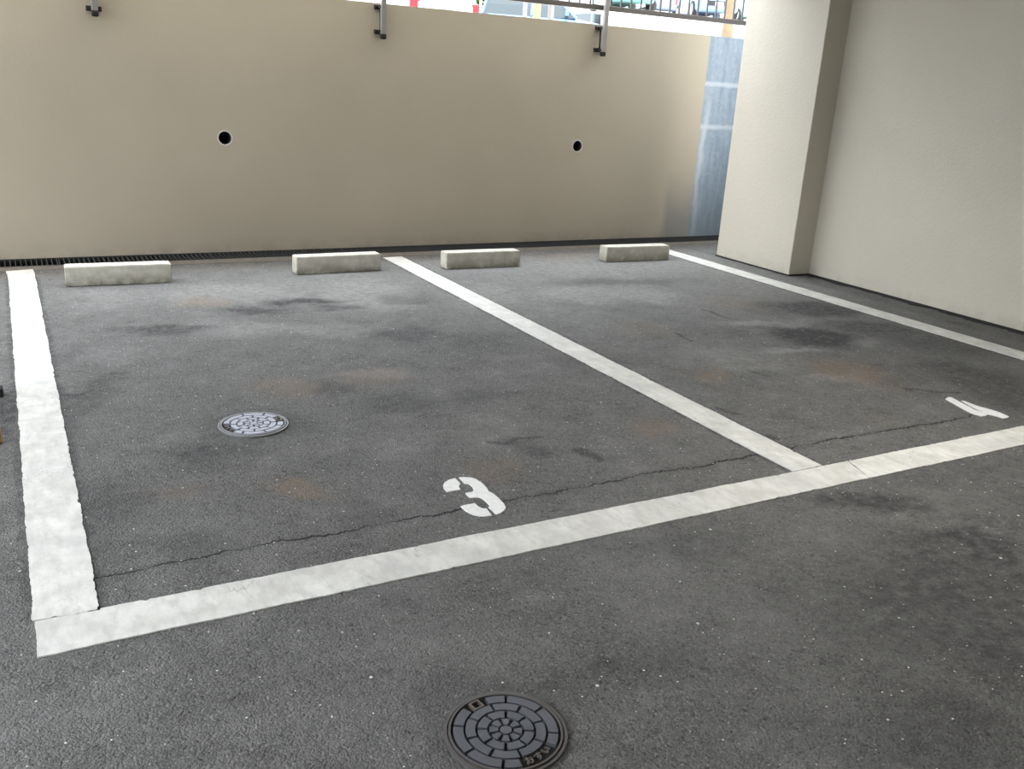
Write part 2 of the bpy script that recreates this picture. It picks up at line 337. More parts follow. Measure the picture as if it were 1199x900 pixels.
def make_floor():
    s = .016
    xs = np.concatenate([np.linspace(-9, -1.3, 12)[:-1], np.arange(-1.3, 5.52, s), [5.56, 5.8, 6.6, 8]])
    ys = np.concatenate([np.linspace(-9, .5, 12)[:-1], np.arange(.5, 6.595, s), [6.605]])
    X, Y = np.meshgrid(xs, ys); nx, ny = len(xs), len(ys)
    co = np.zeros((nx * ny, 3)); co[:, 0] = X.ravel(); co[:, 1] = Y.ravel()
    me = bpy.data.meshes.new('floor')
    idx = np.arange(nx * ny).reshape(ny, nx)
    q = np.stack([idx[:-1, :-1], idx[:-1, 1:], idx[1:, 1:], idx[1:, :-1]], -1).reshape(-1, 4)
    me.vertices.add(nx * ny); me.vertices.foreach_set('co', co.ravel())
    me.loops.add(q.size); me.loops.foreach_set('vertex_index', q.ravel())
    me.polygons.add(len(q)); me.polygons.foreach_set('loop_start', np.arange(len(q)) * 4); me.polygons.foreach_set('loop_total', np.full(len(q), 4))
    me.update(); me.validate()
    x, y = co[:, 0], co[:, 1]
    wx = x + .07 * vnoise(x, y, .22, 1) + .035 * vnoise(x, y, .08, 2) + .015 * vnoise(x, y, .035, 5)
    wy = y + .07 * vnoise(x, y, .22, 3) + .035 * vnoise(x, y, .08, 4) + .015 * vnoise(x, y, .035, 6)
    ch = {'b': np.zeros(len(x)), 'l': np.zeros(len(x)), 'd': np.zeros(len(x))}
    for k, cx, cy, ra, rb, an, st in STAINS:
        dx, dy = wx - cx, wy - cy; ca, sa = math.cos(an), math.sin(an)
        r = np.sqrt(((dx * ca + dy * sa) / (ra * 1.25)) ** 2 + ((-dx * sa + dy * ca) / (rb * 1.25)) ** 2)
        v = np.clip(1 - r, 0, 1); v = v * v * (3 - 2 * v) * 1.5
        ch[k] = np.maximum(ch[k], np.clip(v, 0, 1) * st)
    # paler band towards the stops: dust with sky light painted in, plus dark band by the drain
    ch['l'] += np.clip((y - 3.2) / 2.8, 0, 1) * (.04 + .18 * np.clip(x, 0, 3)) * (1 + .7 * vnoise(x, y, .5, 8)) * np.clip((6.35 - y) / .3, 0, 1)
    ch['d'] = np.maximum(ch['d'], np.clip((y - 6.25) / .3, 0, .55)); ch['b'] = np.maximum(ch['b'], np.clip((y - 6.2) / .3, 0, .35))
    ch['d'] = np.maximum(ch['d'], np.clip((x - 5.2) / .25, 0, .35) * (1 + .5 * vnoise(x, y, .12, 9)))
    for (cx, cy) in ((.739, 3.322), (.808, 1.375)):
        r = np.hypot(wx - cx, wy - cy); ch['d'] = np.maximum(ch['d'], np.clip((.21 - r) / .10, 0, .35))
    # dark edges beside the painted lines
    jit = .012 * vnoise(x, y, .03, 11)
    for (a, b, lo, hi) in ((-.055, .093, 2.2, 6.45), (2.442, 2.594, 2.2, 6.4), (4.875, 5.03, 2.0, 6.2)):
        m = (y > lo) & (y < hi); dd = np.minimum(abs(x - a), abs(x - b)) + jit
        ch['d'] = np.where(m, np.maximum(ch['d'], np.clip((.022 - dd) / .012, 0, .55)), ch['d'])
    col = np.ones((len(x), 4), np.float32); col[:, 0] = np.clip(ch['b'], 0, 1); col[:, 1] = np.clip(ch['l'], 0, 1); col[:, 2] = np.clip(ch['d'], 0, 1.2)
    at = me.attributes.new('stain_and_light', 'FLOAT_COLOR', 'POINT'); at.data.foreach_set('color', col.ravel())
    mk = np.zeros(len(x))
    mx = x + .02 * vnoise(x, y, .05, 21); my = y + .02 * vnoise(x, y, .05, 22)
    for L in MARKS:
        for (ax, ay), (bx, by) in zip(L, L[1:]):
            vx, vy = bx - ax, by - ay; t = np.clip(((mx - ax) * vx + (my - ay) * vy) / (vx * vx + vy * vy), 0, 1)
            d = np.hypot(mx - ax - t * vx, my - ay - t * vy)
            mk = np.maximum(mk, np.clip((.026 - d) / .018, 0, 1))
    at = me.attributes.new('mark', 'FLOAT', 'POINT'); at.data.foreach_set('value', mk.astype(np.float32))
    me.materials.append(M['asphalt'])
    o = bpy.data.objects.new('floor', me); C.objects.link(o); tag(o, kind='structure')
make_floor()

# ------------------------------------------------------------------ walls
def wall_back():
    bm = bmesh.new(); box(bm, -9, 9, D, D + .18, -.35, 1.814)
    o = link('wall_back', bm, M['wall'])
    cb = bmesh.new()
    for x in (1.408, 4.401): cyl(cb, (x, D - .05, .817), (x, D + .16, .817), .046, n=48)
    c = link('hole_cutter', cb, M['wall'])
    md = o.modifiers.new('b', 'BOOLEAN'); md.object = c; md.operation = 'DIFFERENCE'; md.solver = 'EXACT'
    dg = bpy.context.evaluated_depsgraph_get()
    me = bpy.data.meshes.new_from_object(o.evaluated_get(dg)); o.modifiers.clear(); o.data = me
    bpy.data.objects.remove(c)
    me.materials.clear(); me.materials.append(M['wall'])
    tag(o, kind='structure')
wall_back()
CL, CB = -1.8, -5.0
CE, CZ = 5.82, 2.40   # ceiling edge and height
def struct(name, mat, *boxes, bev=0):
    bm = bmesh.new()
    for b in boxes: box(bm, *b, bev=bev)
    return tag(link(name, bm, mat), kind='structure')
struct('wall_right', M['wall2'], (5.503, 5.75, -5, 5.10, -.3, CZ))
pil = struct('wall_right_pillar', M['wall2'], (5.285, 5.80, 5.10, 5.955, -.02, CZ), bev=.006)
pil.name = 'trim_1'
struct('ceiling', M['ceil'], (CL, 5.8, CB, CE, CZ, CZ + .25))
struct('wall_sky_block', M['wall2'], (CL, 5.8, CE - .2, CE, CZ + .25, 9), (CL, CL + .2, CB, CE - .2, CZ + .25, 9))  # unseen walls added above the ceiling edges to block sky
struct('wall_rear_block', M['dim'], (-9, 5.75, -5.2, -5, -.3, CZ + 3))  # unseen wall added to shut off light from behind the camera
struct('wall_slit_block', M['sidec'], (6.5, 6.7, 5.0, D, -.3, 2.7), (5.75, 6.5, 5.0, 5.1, -.3, 3.0))  # unseen walls added to limit the sky light beside the pillar
# dark bitumen joint along the foot of right wall and pillar
def joint():
    bm = bmesh.new()
    def strip(p, q, nx, ny, w):
        n = max(2, int(math.dist(p, q) / .02)); prev = None
        for i in range(n + 1):
            t = i / n; x = p[0] + (q[0] - p[0]) * t; y = p[1] + (q[1] - p[1]) * t
            ww = w * (.75 + .5 * noise.noise(Vector((x * 6, y * 6, 3))) + .25 * noise.noise(Vector((x * 30, y * 30, 1))))
            a = bm.verts.new((x, y, .001)); b = bm.verts.new((x, y, .010)); c = bm.verts.new((x + nx * ww, y + ny * ww, .0012))
            if prev:
                bm.faces.new((prev[1], b, c, prev[2])); bm.faces.new((prev[0], prev[1], b, a)); bm.faces.new((prev[0], a, c, prev[2]))
            prev = (a, b, c)
    strip((5.503, -2), (5.503, 5.10), -1, 0, .075)
    strip((5.503, 5.10), (5.285, 5.10), 0, -1, .03)
    strip((5.285, 5.10), (5.285, 5.955), -1, 0, .028)
    tag(link('trim_2', bm, M['bitumen']), kind='structure')
joint()
# drain channel: pit, concrete lip and angle frames
struct('trim_3', M['pit'], (-3, 7.5, 6.60, D, -.30, -.28), (-3, 7.5, 6.585, 6.605, -.30, -.045))
struct('trim_4', M['curb'], (-3, 7.5, 6.47, 6.612, -.05, .0015))
struct('trim_5', M['grate'], (-3, 7.5, 6.612, 6.618, -.045, .004), (-3, 7.5, 6.858, 6.864, -.045, .004))
struct('trim_6', M['pit'], (-3, 7.5, 6.864, D, -.28, -.012))

def grate_panel(first):
    root = empty('drain_grate')
    bm = bmesh.new(); L = .994
    for y in (6.621, 6.852): box(bm, 0, L, y - .0025, y + .0025, -.034, .002)
    link('side_bar', bm, M['grate'], root)
    bm = bmesh.new()
    n = 32
    for i in range(n + 1):
        x = .003 + (L - .006) * i / n; box(bm, x - .0022, x + .0022, 6.6235, 6.8495, -.034, .001)
    link('cross_bars', bm, M['grate'], root)
    return root
gr = grate_panel(True)
places = ['steel drain grate section at the picture’s left edge, left of the first wheel stop',
          'steel drain grate section behind the leftmost concrete wheel stop',
          'steel drain grate section just left of the second wheel stop',
          'steel drain grate section reaching from the second wheel stop to the middle white line',
          'steel drain grate section behind the third wheel stop',
          'steel drain grate section between the third and fourth wheel stops',
          'steel drain grate section behind the rightmost wheel stop',
          'steel drain grate section under the bluish concrete beside the pillar']
xs = [-.85, .15, 1.15, 2.15, 2.65, 3.65, 4.3, 5.3]
xs = [-.75 + k for k in range(8)]
places = ['steel drain grate section at the far left end, behind the left white line',
          'steel drain grate section behind the leftmost concrete wheel stop',
          'steel drain grate section behind the left part of the second wheel stop',
          'steel drain grate section behind the far end of the middle white line',
          'steel drain grate section behind the third wheel stop from left',
          'steel drain grate section behind the rightmost concrete wheel stop',
          'steel drain grate section just right of the rightmost wheel stop',
          'steel drain grate section under the bluish wall beside the pillar']
def copy_tree(o, parent=None):
    c = o.copy(); C.objects.link(c)
    if parent: c.parent = parent
    for ch in list(o.children): copy_tree(ch, c)
    return c
for k in range(8):
    o = gr if k == 0 else copy_tree(gr)
    o.location = (xs[k], 0, 0)
for k, o in enumerate([gr] + [x for x in C.objects if x.name.startswith('drain_grate.')]):
    tag(o, places[k], 'drain grate', 'drain grates along the back wall')

# drain holes through the wall
def drain_hole(x, label):
    r = empty('weep_pipe', (x, D, .817)); tag(r, label, 'pipe', 'weep pipes through the back wall')
    bm = bmesh.new(); n = 40
    R1, R0 = .0455, .041
    rings = []
    for (rr, y) in ((R1, .0), (R1, .155), (R0, .150), (R0, .006)):
        rings.append([bm.verts.new((rr * math.cos(2 * PI * i / n), y, rr * math.sin(2 * PI * i / n))) for i in range(n)])
    for a in range(3):
        for i in range(n): bm.faces.new((rings[a][i], rings[a][(i + 1) % n], rings[a + 1][(i + 1) % n], rings[a + 1][i]))
    for i in range(n): bm.faces.new((rings[3][i], rings[3][(i + 1) % n], rings[0][(i + 1) % n], rings[0][i]))
    cyl(bm, (0, .12, 0), (0, .15, 0), R0, n=n)
    link('sleeve', bm, M['pvc'], r, True)
    bm = bmesh.new()
    # pale mortar collar, proud of the wall by 2 mm
    rg = []
    for (rr, y) in ((.054, -.0001), (.051, -.003), (.0455, -.002), (.044, .004)):
        rg.append([bm.verts.new((rr * math.cos(2 * PI * i / n), y, rr * math.sin(2 * PI * i / n))) for i in range(n)])
    for a in range(3):
        for i in range(n): bm.faces.new((rg[a][i], rg[a][(i + 1) % n], rg[a + 1][(i + 1) % n], rg[a + 1][i]))
    link('collar', bm, M['rim'], r, True)
drain_hole(1.408, 'black round weep hole in the back wall above the left parking bay')
drain_hole(4.401, 'black round weep hole in the back wall above the right parking bay')

# ------------------------------------------------------------------ painted lines
def jag(p, q, step=.012, amp=.0016, seed=0, chips=.04):
    out = []; n = max(1, int(math.dist(p, q) / step)); rnd = random.Random(seed)
    dx, dy = (q[0] - p[0]), (q[1] - p[1]); L = math.hypot(dx, dy); nx, ny = dy / L, -dx / L
    for i in range(n):
        t = i / n
        o = amp * (2 * noise.noise(Vector((t * L * 9, seed * 3.1, 0))) + rnd.uniform(-.6, .6))
        if rnd.random() < chips: o -= rnd.uniform(.002, .006)
        out.append((p[0] + dx * t + nx * o, p[1] + dy * t + ny * o))
    return out
def outline(corners, seed=0, **k):
    pts = []
    for i, p in enumerate(corners):
        pts += jag(p, corners[(i + 1) % len(corners)], seed=seed + i, **k)
    return pts
ZL = .0035
def painted(name, polys, label, cat, seed=0, **k):
    bm = bmesh.new()
    for i, p in enumerate(polys): prism(bm, outline(p, seed + 10 * i, **k), -.001, ZL)
    bmesh.ops.triangulate(bm, faces=[f for f in bm.faces if len(f.verts) > 4])
    return tag(link(name, bm, M['line']), label, cat)
painted('bay_line', [[(-.055, 2.204), (.095, 2.190), (.093, 6.40), (.088, 6.50), (-.062, 6.475), (-.054, 6.2)]], 'wide white painted line along the left side of the left bay', 'parking line', 1, chips=.10, amp=.0022)
painted('bay_line', [[(2.4435, 2.188), (2.594, 2.188), (2.594, 6.44), (2.440, 6.43)]], 'white painted line dividing the two parking bays', 'parking line', 2)
painted('bay_line', [[(4.880, 2.188), (5.045, 2.188), (5.030, 6.30), (4.875, 6.27)]], 'white painted line on the right, running along beside the pillar and right wall', 'parking line', 3)
painted('front_line', [[(-.052, 2.041), (2.671, 2.0375), (2.724, 2.185), (-.050, 2.198)], [(2.677, 2.0375), (5.045, 2.037), (5.045, 2.184), (2.730, 2.184)]],
        'long white painted line across the open front of both bays', 'parking line', 4)
for o in C.objects:
    if o.name.startswith('bay_line'): o['group'] = 'white bay side lines'

three = [[(1.254, 2.588), (1.229, 2.585), (1.208, 2.572), (1.192, 2.552), (1.184, 2.529), (1.182, 2.500), (1.232, 2.500), (1.238, 2.525), (1.252, 2.541)],
         [(1.269, 2.589), (1.286, 2.586), (1.304, 2.576), (1.318, 2.558), (1.323, 2.525), (1.321, 2.48), (1.314, 2.450), (1.321, 2.430), (1.321, 2.396), (1.318, 2.348), (1.311, 2.324), (1.298, 2.306), (1.277, 2.294), (1.259, 2.289), (1.259, 2.343), (1.268, 2.352), (1.271, 2.404), (1.263, 2.424), (1.234, 2.431), (1.235, 2.468), (1.261, 2.468), (1.273, 2.480), (1.279, 2.504), (1.278, 2.528), (1.266, 2.540)],
         [(1.178, 2.384), (1.195, 2.388), (1.230, 2.387), (1.231, 2.359), (1.236, 2.345), (1.249, 2.337), (1.243, 2.290), (1.223, 2.291), (1.202, 2.301), (1.188, 2.321), (1.179, 2.350)]]
two = [[(3.799, 2.565), (3.838, 2.580), (3.852, 2.572), (3.824, 2.492), (3.798, 2.411), (3.797, 2.345), (3.772, 2.336), (3.745, 2.340), (3.737, 2.384), (3.759, 2.453)],
       [(3.856, 2.522), (3.866, 2.512), (3.861, 2.440), (3.876, 2.385), (3.882, 2.343), (3.872, 2.290), (3.855, 2.283), (3.820, 2.283), (3.817, 2.319), (3.802, 2.349), (3.811, 2.399), (3.826, 2.454)]]
def numeral(polys, label, seed):
    bm = bmesh.new()
    for i, p in enumerate(polys): prism(bm, outline(p, seed + 40 * i, step=.006, amp=.0005, chips=0), -.001, .003)
    bmesh.ops.triangulate(bm, faces=[f for f in bm.faces if len(f.verts) > 4])
    tag(link('bay_number', bm, M['numeral']), label, 'number')
nn = NT('stencil_paint'); nn.base(nn.mix(nn.rng(nn.noise(60, 5), .35, .7), (.72, .72, .70), (.84, .84, .81))); nn.rough(.6); M['numeral'] = nn.m
numeral(three, 'white stencilled numeral 3 painted on the asphalt of the left bay', 5)
numeral(two, 'two slim white stencilled strokes of a worn numeral in the right bay', 9)

# ------------------------------------------------------------------ wheel stops
def wheel_stop(proto=None):
    r = empty('wheel_stop')
    bm = bmesh.new(); L, h = .60, .118
    prof = [(-.060, 0), (.060, 0), (.056, h), (-.056, h)]
    A = [bm.verts.new((-L / 2, y, z)) for y, z in prof]; B = [bm.verts.new((L / 2, y, z)) for y, z in prof]
    fs = [bm.faces.new(A[::-1]), bm.faces.new(B)] + [bm.faces.new((A[i], A[(i + 1) % 4], B[(i + 1) % 4], B[i])) for i in range(4)]
    bmesh.ops.recalc_face_normals(bm, faces=fs)
    bmesh.ops.bevel(bm, geom=bm.edges[:], offset=.005, segments=2, affect='EDGES')
    bmesh.ops.translate(bm, verts=bm.verts[:], vec=(0, 0, .0))
    link('concrete_block', bm, M['stop'], r)
    for s in (-1, 1):
        bm = bmesh.new(); annulus(bm, .0, .012, 0, 2 * PI, h - .001, h + .0008, s * .18, 0, 24)
        bmesh.ops.remove_doubles(bm, verts=bm.verts[:], dist=1e-5)
        link('bolt_plug', bm, M['rim2'], r)
    return r
M['rim2'] = simple('plug_mortar', (.30, .29, .26), .9)
w0 = wheel_stop()
spots = [(.548, 5.988, -1.6, .118, 'concrete wheel stop farthest left, beside the wide left white line'),
         (1.953, 6.034, .6, .118, 'concrete wheel stop just left of the line dividing the bays'),
         (3.030, 5.968, -1.2, .118, 'concrete wheel stop just right of the line dividing the bays'),
         (4.413, 5.945, -2.6, .118, 'concrete wheel stop farthest right, nearest the pillar')]
for i, (x, y, a, h, lab) in enumerate(spots):
    o = w0 if i == 0 else copy_tree(w0)
    o.location = (x, y, 0.001); o.rotation_euler = (0, 0, math.radians(a)); tag(o, lab, 'wheel stop', 'concrete wheel stops by the back wall')

# ------------------------------------------------------------------ manhole covers
def text_mesh(txt, size):
    cu = bpy.data.curves.new('t', 'FONT'); cu.body = txt; cu.size = size; cu.align_x = 'CENTER'; cu.align_y = 'CENTER'
    cu.extrude = .0018; cu.offset = .0004
    o = bpy.data.objects.new('t', cu); C.objects.link(o)
    dg = bpy.context.evaluated_depsgraph_get(); me = bpy.data.meshes.new_from_object(o.evaluated_get(dg))
    bpy.data.objects.remove(o); return me

def manhole(cx, cy, up_deg, label, bright=False):
    root = empty('manhole_cover', (cx, cy, 0)); tag(root, label, 'manhole cover')
    blk, frm = (M['iron_b'], M['ironr_b']) if bright else (M['iron'], M['ironr'])
    bm = bmesh.new(); annulus(bm, .1235, .132, 0, 2 * PI, -.004, .0065, n=96, top_in=.001); link('outer_frame', bm, frm, root)
    bm = bmesh.new(); annulus(bm, .1158, .1228, 0, 2 * PI, -.004, .0090, n=96, top_in=.0012); link('lid_rim', bm, frm, root)
    bm = bmesh.new(); annulus(bm, 0, .1245, 0, 2 * PI, -.004, .0010, n=64)
    bmesh.ops.remove_doubles(bm, verts=bm.verts[:], dist=1e-5); link('lid_plate', bm, M['irond'], root)
    up = math.radians(up_deg); g = .0025 if not bright else .0030; z0, z1 = .0005, .0090
    bm = bmesh.new()
    def seg(r0, r1, a0, a1):
        rm = (r0 + r1) / 2; annulus(bm, r0, r1, up + a0 + g / rm, up + a1 - g / rm, z0, z1, top_in=.0008)
    annulus(bm, 0.0001, .0125, 0, 2 * PI, z0, z1, n=24, top_in=0)
    for k in range(8): seg(.0158, .0355, (k - .5) * PI / 4, (k + .5) * PI / 4)
    for k in range(8): seg(.0388, .0606, k * PI / 4, (k + 1) * PI / 4)
    for k in range(8): seg(.0642, .0858, (k - .5) * PI / 4, (k + .5) * PI / 4)
    R = math.radians
    for a0, a1 in ((0, 26), (54, 87), (87, 133), (133, 177), (177, 199), (247, 268), (268, 314), (314, 360)):
        seg(.0894, .1120, R(a0), R(a1))
    link('tread_blocks', bm, blk, root)
    # keyhole: square socket with raised rim
    bm = bmesh.new()
    for (x0, x1, y0, y1) in ((-.013, .013, .009, .013), (-.013, .013, -.013, -.009), (-.013, -.009, -.009, .009), (.009, .013, -.009, .009)):
        box(bm, x0, x1, y0, y1, z0, .0092)
    mt = Matrix.Rotation(up + R(40) - PI / 2, 4, 'Z'); mt.translation = (.1005 * math.cos(up + R(40)), .1005 * math.sin(up + R(40)), 0)
    bmesh.ops.transform(bm, matrix=mt, verts=bm.verts[:]); link('keyhole', bm, M['ironl'], root)
    # raised lettering along the rim
    bm = bmesh.new()
    for ch, a in (('お', 209), ('す', 223), ('い', 237)):
        me = text_mesh(ch, .021); ang = up + R(a)
        mt = Matrix.Rotation(ang + PI / 2, 4, 'Z'); mt.translation = (.1005 * math.cos(ang), .1005 * math.sin(ang), .0062)
        me.transform(mt); bm.from_mesh(me); bpy.data.meshes.remove(me)
    link('lettering', bm, M['ironl'], root)
    return root
manhole(.739, 3.322, -33, 'shiny grey iron manhole cover set in the asphalt of the left bay', True)
manhole(.808, 1.375, 62, 'dark iron manhole cover at the bottom of the picture, in front of the bays')

# ------------------------------------------------------------------ railing on the wall
PX = [-1.36, .609, 2.572, 4.535, 6.498]
rail = empty('railing', (0, 0, 0)); tag(rail, 'brown metal railing with thin balusters on top of the back wall', 'railing')
bm = bmesh.new(); box(bm, -2.3, 7.4, D - .035, D + .005, 1.925, 1.965, .003); link('bottom_rail', bm, M['railm'], rail)
bm = bmesh.new(); box(bm, -2.3, 7.4, D - .045, D + .015, 2.66, 2.70, .004); link('top_rail', bm, M['railm'], rail)
xb = -2.2; k = 0
bme = None
while xb < 7.3:
    if min(abs(xb - p) for p in PX) > .03:
        if bme is None:
            b = bmesh.new(); box(b, -.006, .006, D - .021, D - .009, 1.964, 2.662)
            o = link('baluster', b, M['balm'], rail); bme = o.data
        else:
            o = bpy.data.objects.new('baluster', bme); C.objects.link(o); o.parent = rail
        o.location.x = xb
    xb += .1033; k += 1
for x in PX:
    b = bmesh.new(); yc = D - .078
    box(b, x - .019, x + .019, yc - .019, yc + .019, 1.598, 2.72, .003)
    p = link('post', b, M['steel'], rail)
    b = bmesh.new(); box(b, x - .021, x + .021, yc - .021, yc + .021, 1.562, 1.600, .010, 3); link('end_cap', b, M['cap'], p)
    b = bmesh.new(); box(b, x - .008, x + .008, D - .030, D - .018, 1.60, 1.80); link('back_bar', b, M['dark'], p)
    b = bmesh.new(); box(b, x - .012, x + .012, D - .06, D - .035, 1.925, 1.965); link('rail_clip', b, M['dark'], p)
    for z in (1.612, 1.785):
        b = bmesh.new(); box(b, x - .047, x + .047, D - .022, D + .0005, z - .016, z + .016, .003)
        box(b, x - .022, x + .022, D - .075, D - .015, z - .010, z + .010); link('bracket', b, M['dark'], p)
        for s in (-1, 1):
            b = bmesh.new(); cyl(b, (x + s * .034, D - .022, z), (x + s * .034, D - .031, z), .008, n=12)
            link('bolt_head', b, M['dark'], p)

# ------------------------------------------------------------------ A-frame stand cut by the left frame edge
def stand():
    r = empty('folding_sign_stand', (-.35, 3.70, 0)); tag(r, 'orange and white folding stand just entering at the left frame edge', 'sign stand')
    b = bmesh.new(); W = .45; x1 = .238
    tube(b, [(x1 - .012, -.255, .004), (x1 - .012, -.03, .92), (x1 - .04, -.02, .95), (x1 - W + .016, -.02, .95), (x1 - W - .012, -.03, .92), (x1 - W - .012, -.255, .004)], [.014] * 6, 12)
    link('front_frame', b, M['orange'], r, True)
    b = bmesh.new(); tube(b, [(x1 - .010, .29, .03), (x1 - .010, .03, .90), (x1 - .04, .02, .93), (x1 - W + .018, .02, .93), (x1 - W - .010, .03, .90), (x1 - W - .010, .29, .03)], [.012] * 6, 12)
    link('rear_frame', b, M['whitep'], r, True)
    for xx in (x1, x1 - W):
        b = bmesh.new(); box(b, xx - .026, xx + .012, .26, .31, .0, .035, .004); link('foot', b, M['rubber'], r)
    b = bmesh.new(); vs = [b.verts.new(v) for v in ((x1 - W + .03, -.185, .28), (x1 - .05, -.185, .28), (x1 - .05, -.035, .90), (x1 - W + .03, -.035, .90))]
    vs2 = [b.verts.new((v.co.x, v.co.y + .012, v.co.z)) for v in vs]
    b.faces.new(vs); b.faces.new(vs2[::-1])
    for i in range(4): b.faces.new((vs[i], vs[(i + 1) % 4], vs2[(i + 1) % 4], vs2[i]))
    link('panel', b, M['whitep'], r)
stand()

# ------------------------------------------------------------------ outside
bm = bmesh.new()
P = [(D + .18, 1.4), (90, 1.4), (90, 1.80 + .02 * 82), (8, 1.80), (D + .18, 1.80)]
A = [bm.verts.new((-60, y, z)) for y, z in P]; B = [bm.verts.new((80, y, z)) for y, z in P]
bm.faces.new(A); bm.faces.new(B[::-1])
for i in range(5): bm.faces.new((A[i], A[(i + 1) % 5], B[(i + 1) % 5], B[i]))
bm.normal_update(); tag(link('floor_outside', bm, M['pave']), kind='structure').name = 'floor_outside'
# upper parking level: retaining kerb and sloping deck
def gz(y): return 1.80 + .02 * (y - 8)
def uz(y): return 2.285 + .095 * (y - 11.2)
bm = bmesh.new()
for i in range(8):
    box(bm, 7.33 + i * 1.29, 7.33 + i * 1.29 + 1.278, 11.0, 11.16, 1.7, 2.285, .008)
tag(link('wall_outside', bm, M['pave']), kind='structure')
bm = bmesh.new()
prism_pts = [(11.16, 1.7), (60, 1.7), (60, uz(60)), (11.16, 2.27)]
A = [bm.verts.new((7.35, y, z)) for y, z in prism_pts[:0]]
lo = []; hi = []
for y, z in prism_pts:
    xl = 7.35 + (y - 11.16) * .66
    lo.append(bm.verts.new((xl, y, z))); hi.append(bm.verts.new((xl + 40, y, z)))
bm.faces.new(lo); bm.faces.new(hi[::-1])
for i in range(4): bm.faces.new((lo[i], lo[(i + 1) % 4], hi[(i + 1) % 4], hi[i]))
tag(link('floor_upper', bm, M['pave']), kind='structure')

def car(loc, rz, col, label, van=False):
    """hatchback, front towards -y"""
    r = empty('car', loc, rz); tag(r, label, 'car')
    paint = car_paint('car_paint', col)
    b = bmesh.new()
    #   y,    hw,  z0,  z1
    S = [(-1.86, .60, .34, .62), (-1.80, .72, .24, .74), (-1.55, .80, .20, .84), (-1.0, .83, .20, .92), (-.6, .84, .20, .95), (.6, .84, .20, .98), (1.4, .83, .20, 1.0), (1.72, .80, .22, 1.0), (1.84, .72, .28, .92), (1.87, .62, .36, .80)]
    rings = []
    for y, hw, z0, z1 in S:
        P = [(-hw * .9, z0), (-hw, z0 + .10), (-hw, (z0 + z1) / 2), (-hw * .97, z1 - .08), (-hw * .86, z1), (0, z1 + .015), (hw * .86, z1), (hw * .97, z1 - .08), (hw, (z0 + z1) / 2), (hw, z0 + .10), (hw * .9, z0)]
        rings.append([b.verts.new((x, y, z)) for x, z in P])
    for A, B in zip(rings, rings[1:]):
        for i in range(len(A)): b.faces.new((A[i], A[(i + 1) % len(A)], B[(i + 1) % len(A)], B[i]))
    b.faces.new(rings[0]); b.faces.new(rings[-1][::-1])
    link('body', b, paint, r, True)
    yb = 1.80 if van else 1.62
    def cab(zs, mat, name, inset=0):
        b = bmesh.new(); rs = []
        for z, hw, y0, y1 in zs:
            rs.append([b.verts.new(v) for v in ((-hw, y0 + .06, z), (-hw * .85, y0, z), (hw * .85, y0, z), (hw, y0 + .06, z), (hw, y1 - .06, z), (hw * .85, y1, z), (-hw * .85, y1, z), (-hw, y1 - .06, z))])
        for A, B in zip(rs, rs[1:]):
            for i in range(8): b.faces.new((A[i], A[(i + 1) % 8], B[(i + 1) % 8], B[i]))
        b.faces.new(rs[0][::-1]); b.faces.new(rs[-1]); return link(name, b, mat, r)
    cab([(.93, .78, -.95, yb), (1.20, .73, -.62, yb - .06), (1.44, .66, -.30, yb - .14)], M['glass'], 'windows')
    cab([(1.435, .67, -.31, yb - .13), (1.50, .64, -.20, yb - .2), (1.53, .5, 0, yb - .4)], paint, 'roof')
    for s in (-1, 1):
        for (y0, y1) in ((-.93, -.32), (.28, .26), (yb - .02, yb - .15)):
            b = bmesh.new(); cyl(b, (s * .785, y0, .94), (s * .67, y1, 1.45), .035, n=8)
            link('roof_pillar', b, paint, r)
    for s in (-1, 1):
        for y in (-1.15, 1.2):
            b = bmesh.new(); cyl(b, (s * .68, y, .30), (s * .855, y, .30), .30, n=28); w = link('wheel', b, M['tyre'], r)
            b = bmesh.new(); cyl(b, (s * .80, y, .30), (s * .862, y, .30), .19, n=20); link('hub', b, M['hubc'], w)
        b = bmesh.new(); box(b, s * .60 - .16, s * .60 + .16, -1.83, -1.70, .60, .74, .03); link('headlamp', b, M['clearl'], r)
        b = bmesh.new(); box(b, s * (.62 if van else .70) - (.19 if van else .11), s * (.62 if van else .70) + (.19 if van else .11), 1.74, 1.86, (.62 if not van else .60), (1.0 if not van else .83), .03); link('tail_lamp', b, M['redl'], r)
        b = bmesh.new(); box(b, s * .86 - .07, s * .86 + .07, -.72, -.62, .98, 1.12, .02); link('mirror', b, paint, r)
    b = bmesh.new(); box(b, -.165, .165, -1.885, -1.86, .38, .54); link('number_plate', b, M['plate'], r)
    b = bmesh.new(); box(b, -.165, .165, 1.862, 1.885, .60, .76); link('number_plate', b, M['plate'], r)
    b = bmesh.new(); box(b, -.45, .45, -1.875, -1.80, .40, .58, .02); link('grille', b, M['tyre'], r)
    return r
def at(k, y, z): return (k * y, y, z)
car((.45 * 19.2, 21.06, gz(21.06)), PI, (.80, .80, .79), 'white car with red tail lamps seen from behind just over the wall', True)
car((.562 * 24, 23.5, gz(23.5)), math.radians(60), (.10, .22, .42), 'pale blue car over the wall, left of the yellow post')
car((.628 * 29.0, 29.0, gz(29.0)), PI + .1, (.09, .20, .45), 'blue car with red tail lamps seen under the bottom rail')
car((.685 * 30, 30, uz(30) - .05), math.radians(-20), (.10, .25, .22), 'teal car behind the railing, right of the rightmost post')
car((.752 * 36, 36, uz(36) - .05), math.radians(82), (.16, .20, .28), 'blue grey car parked side on behind the railing')
car((.818 * 30, 30, uz(30) - .05), math.radians(-25), (.15, .24, .38), 'light blue car facing the wall, left of the pale tree')
car((.875 * 38, 38, uz(38) - .05), math.radians(-10), (.18, .28, .22), 'pale green car behind the railing, right of the pale tree')

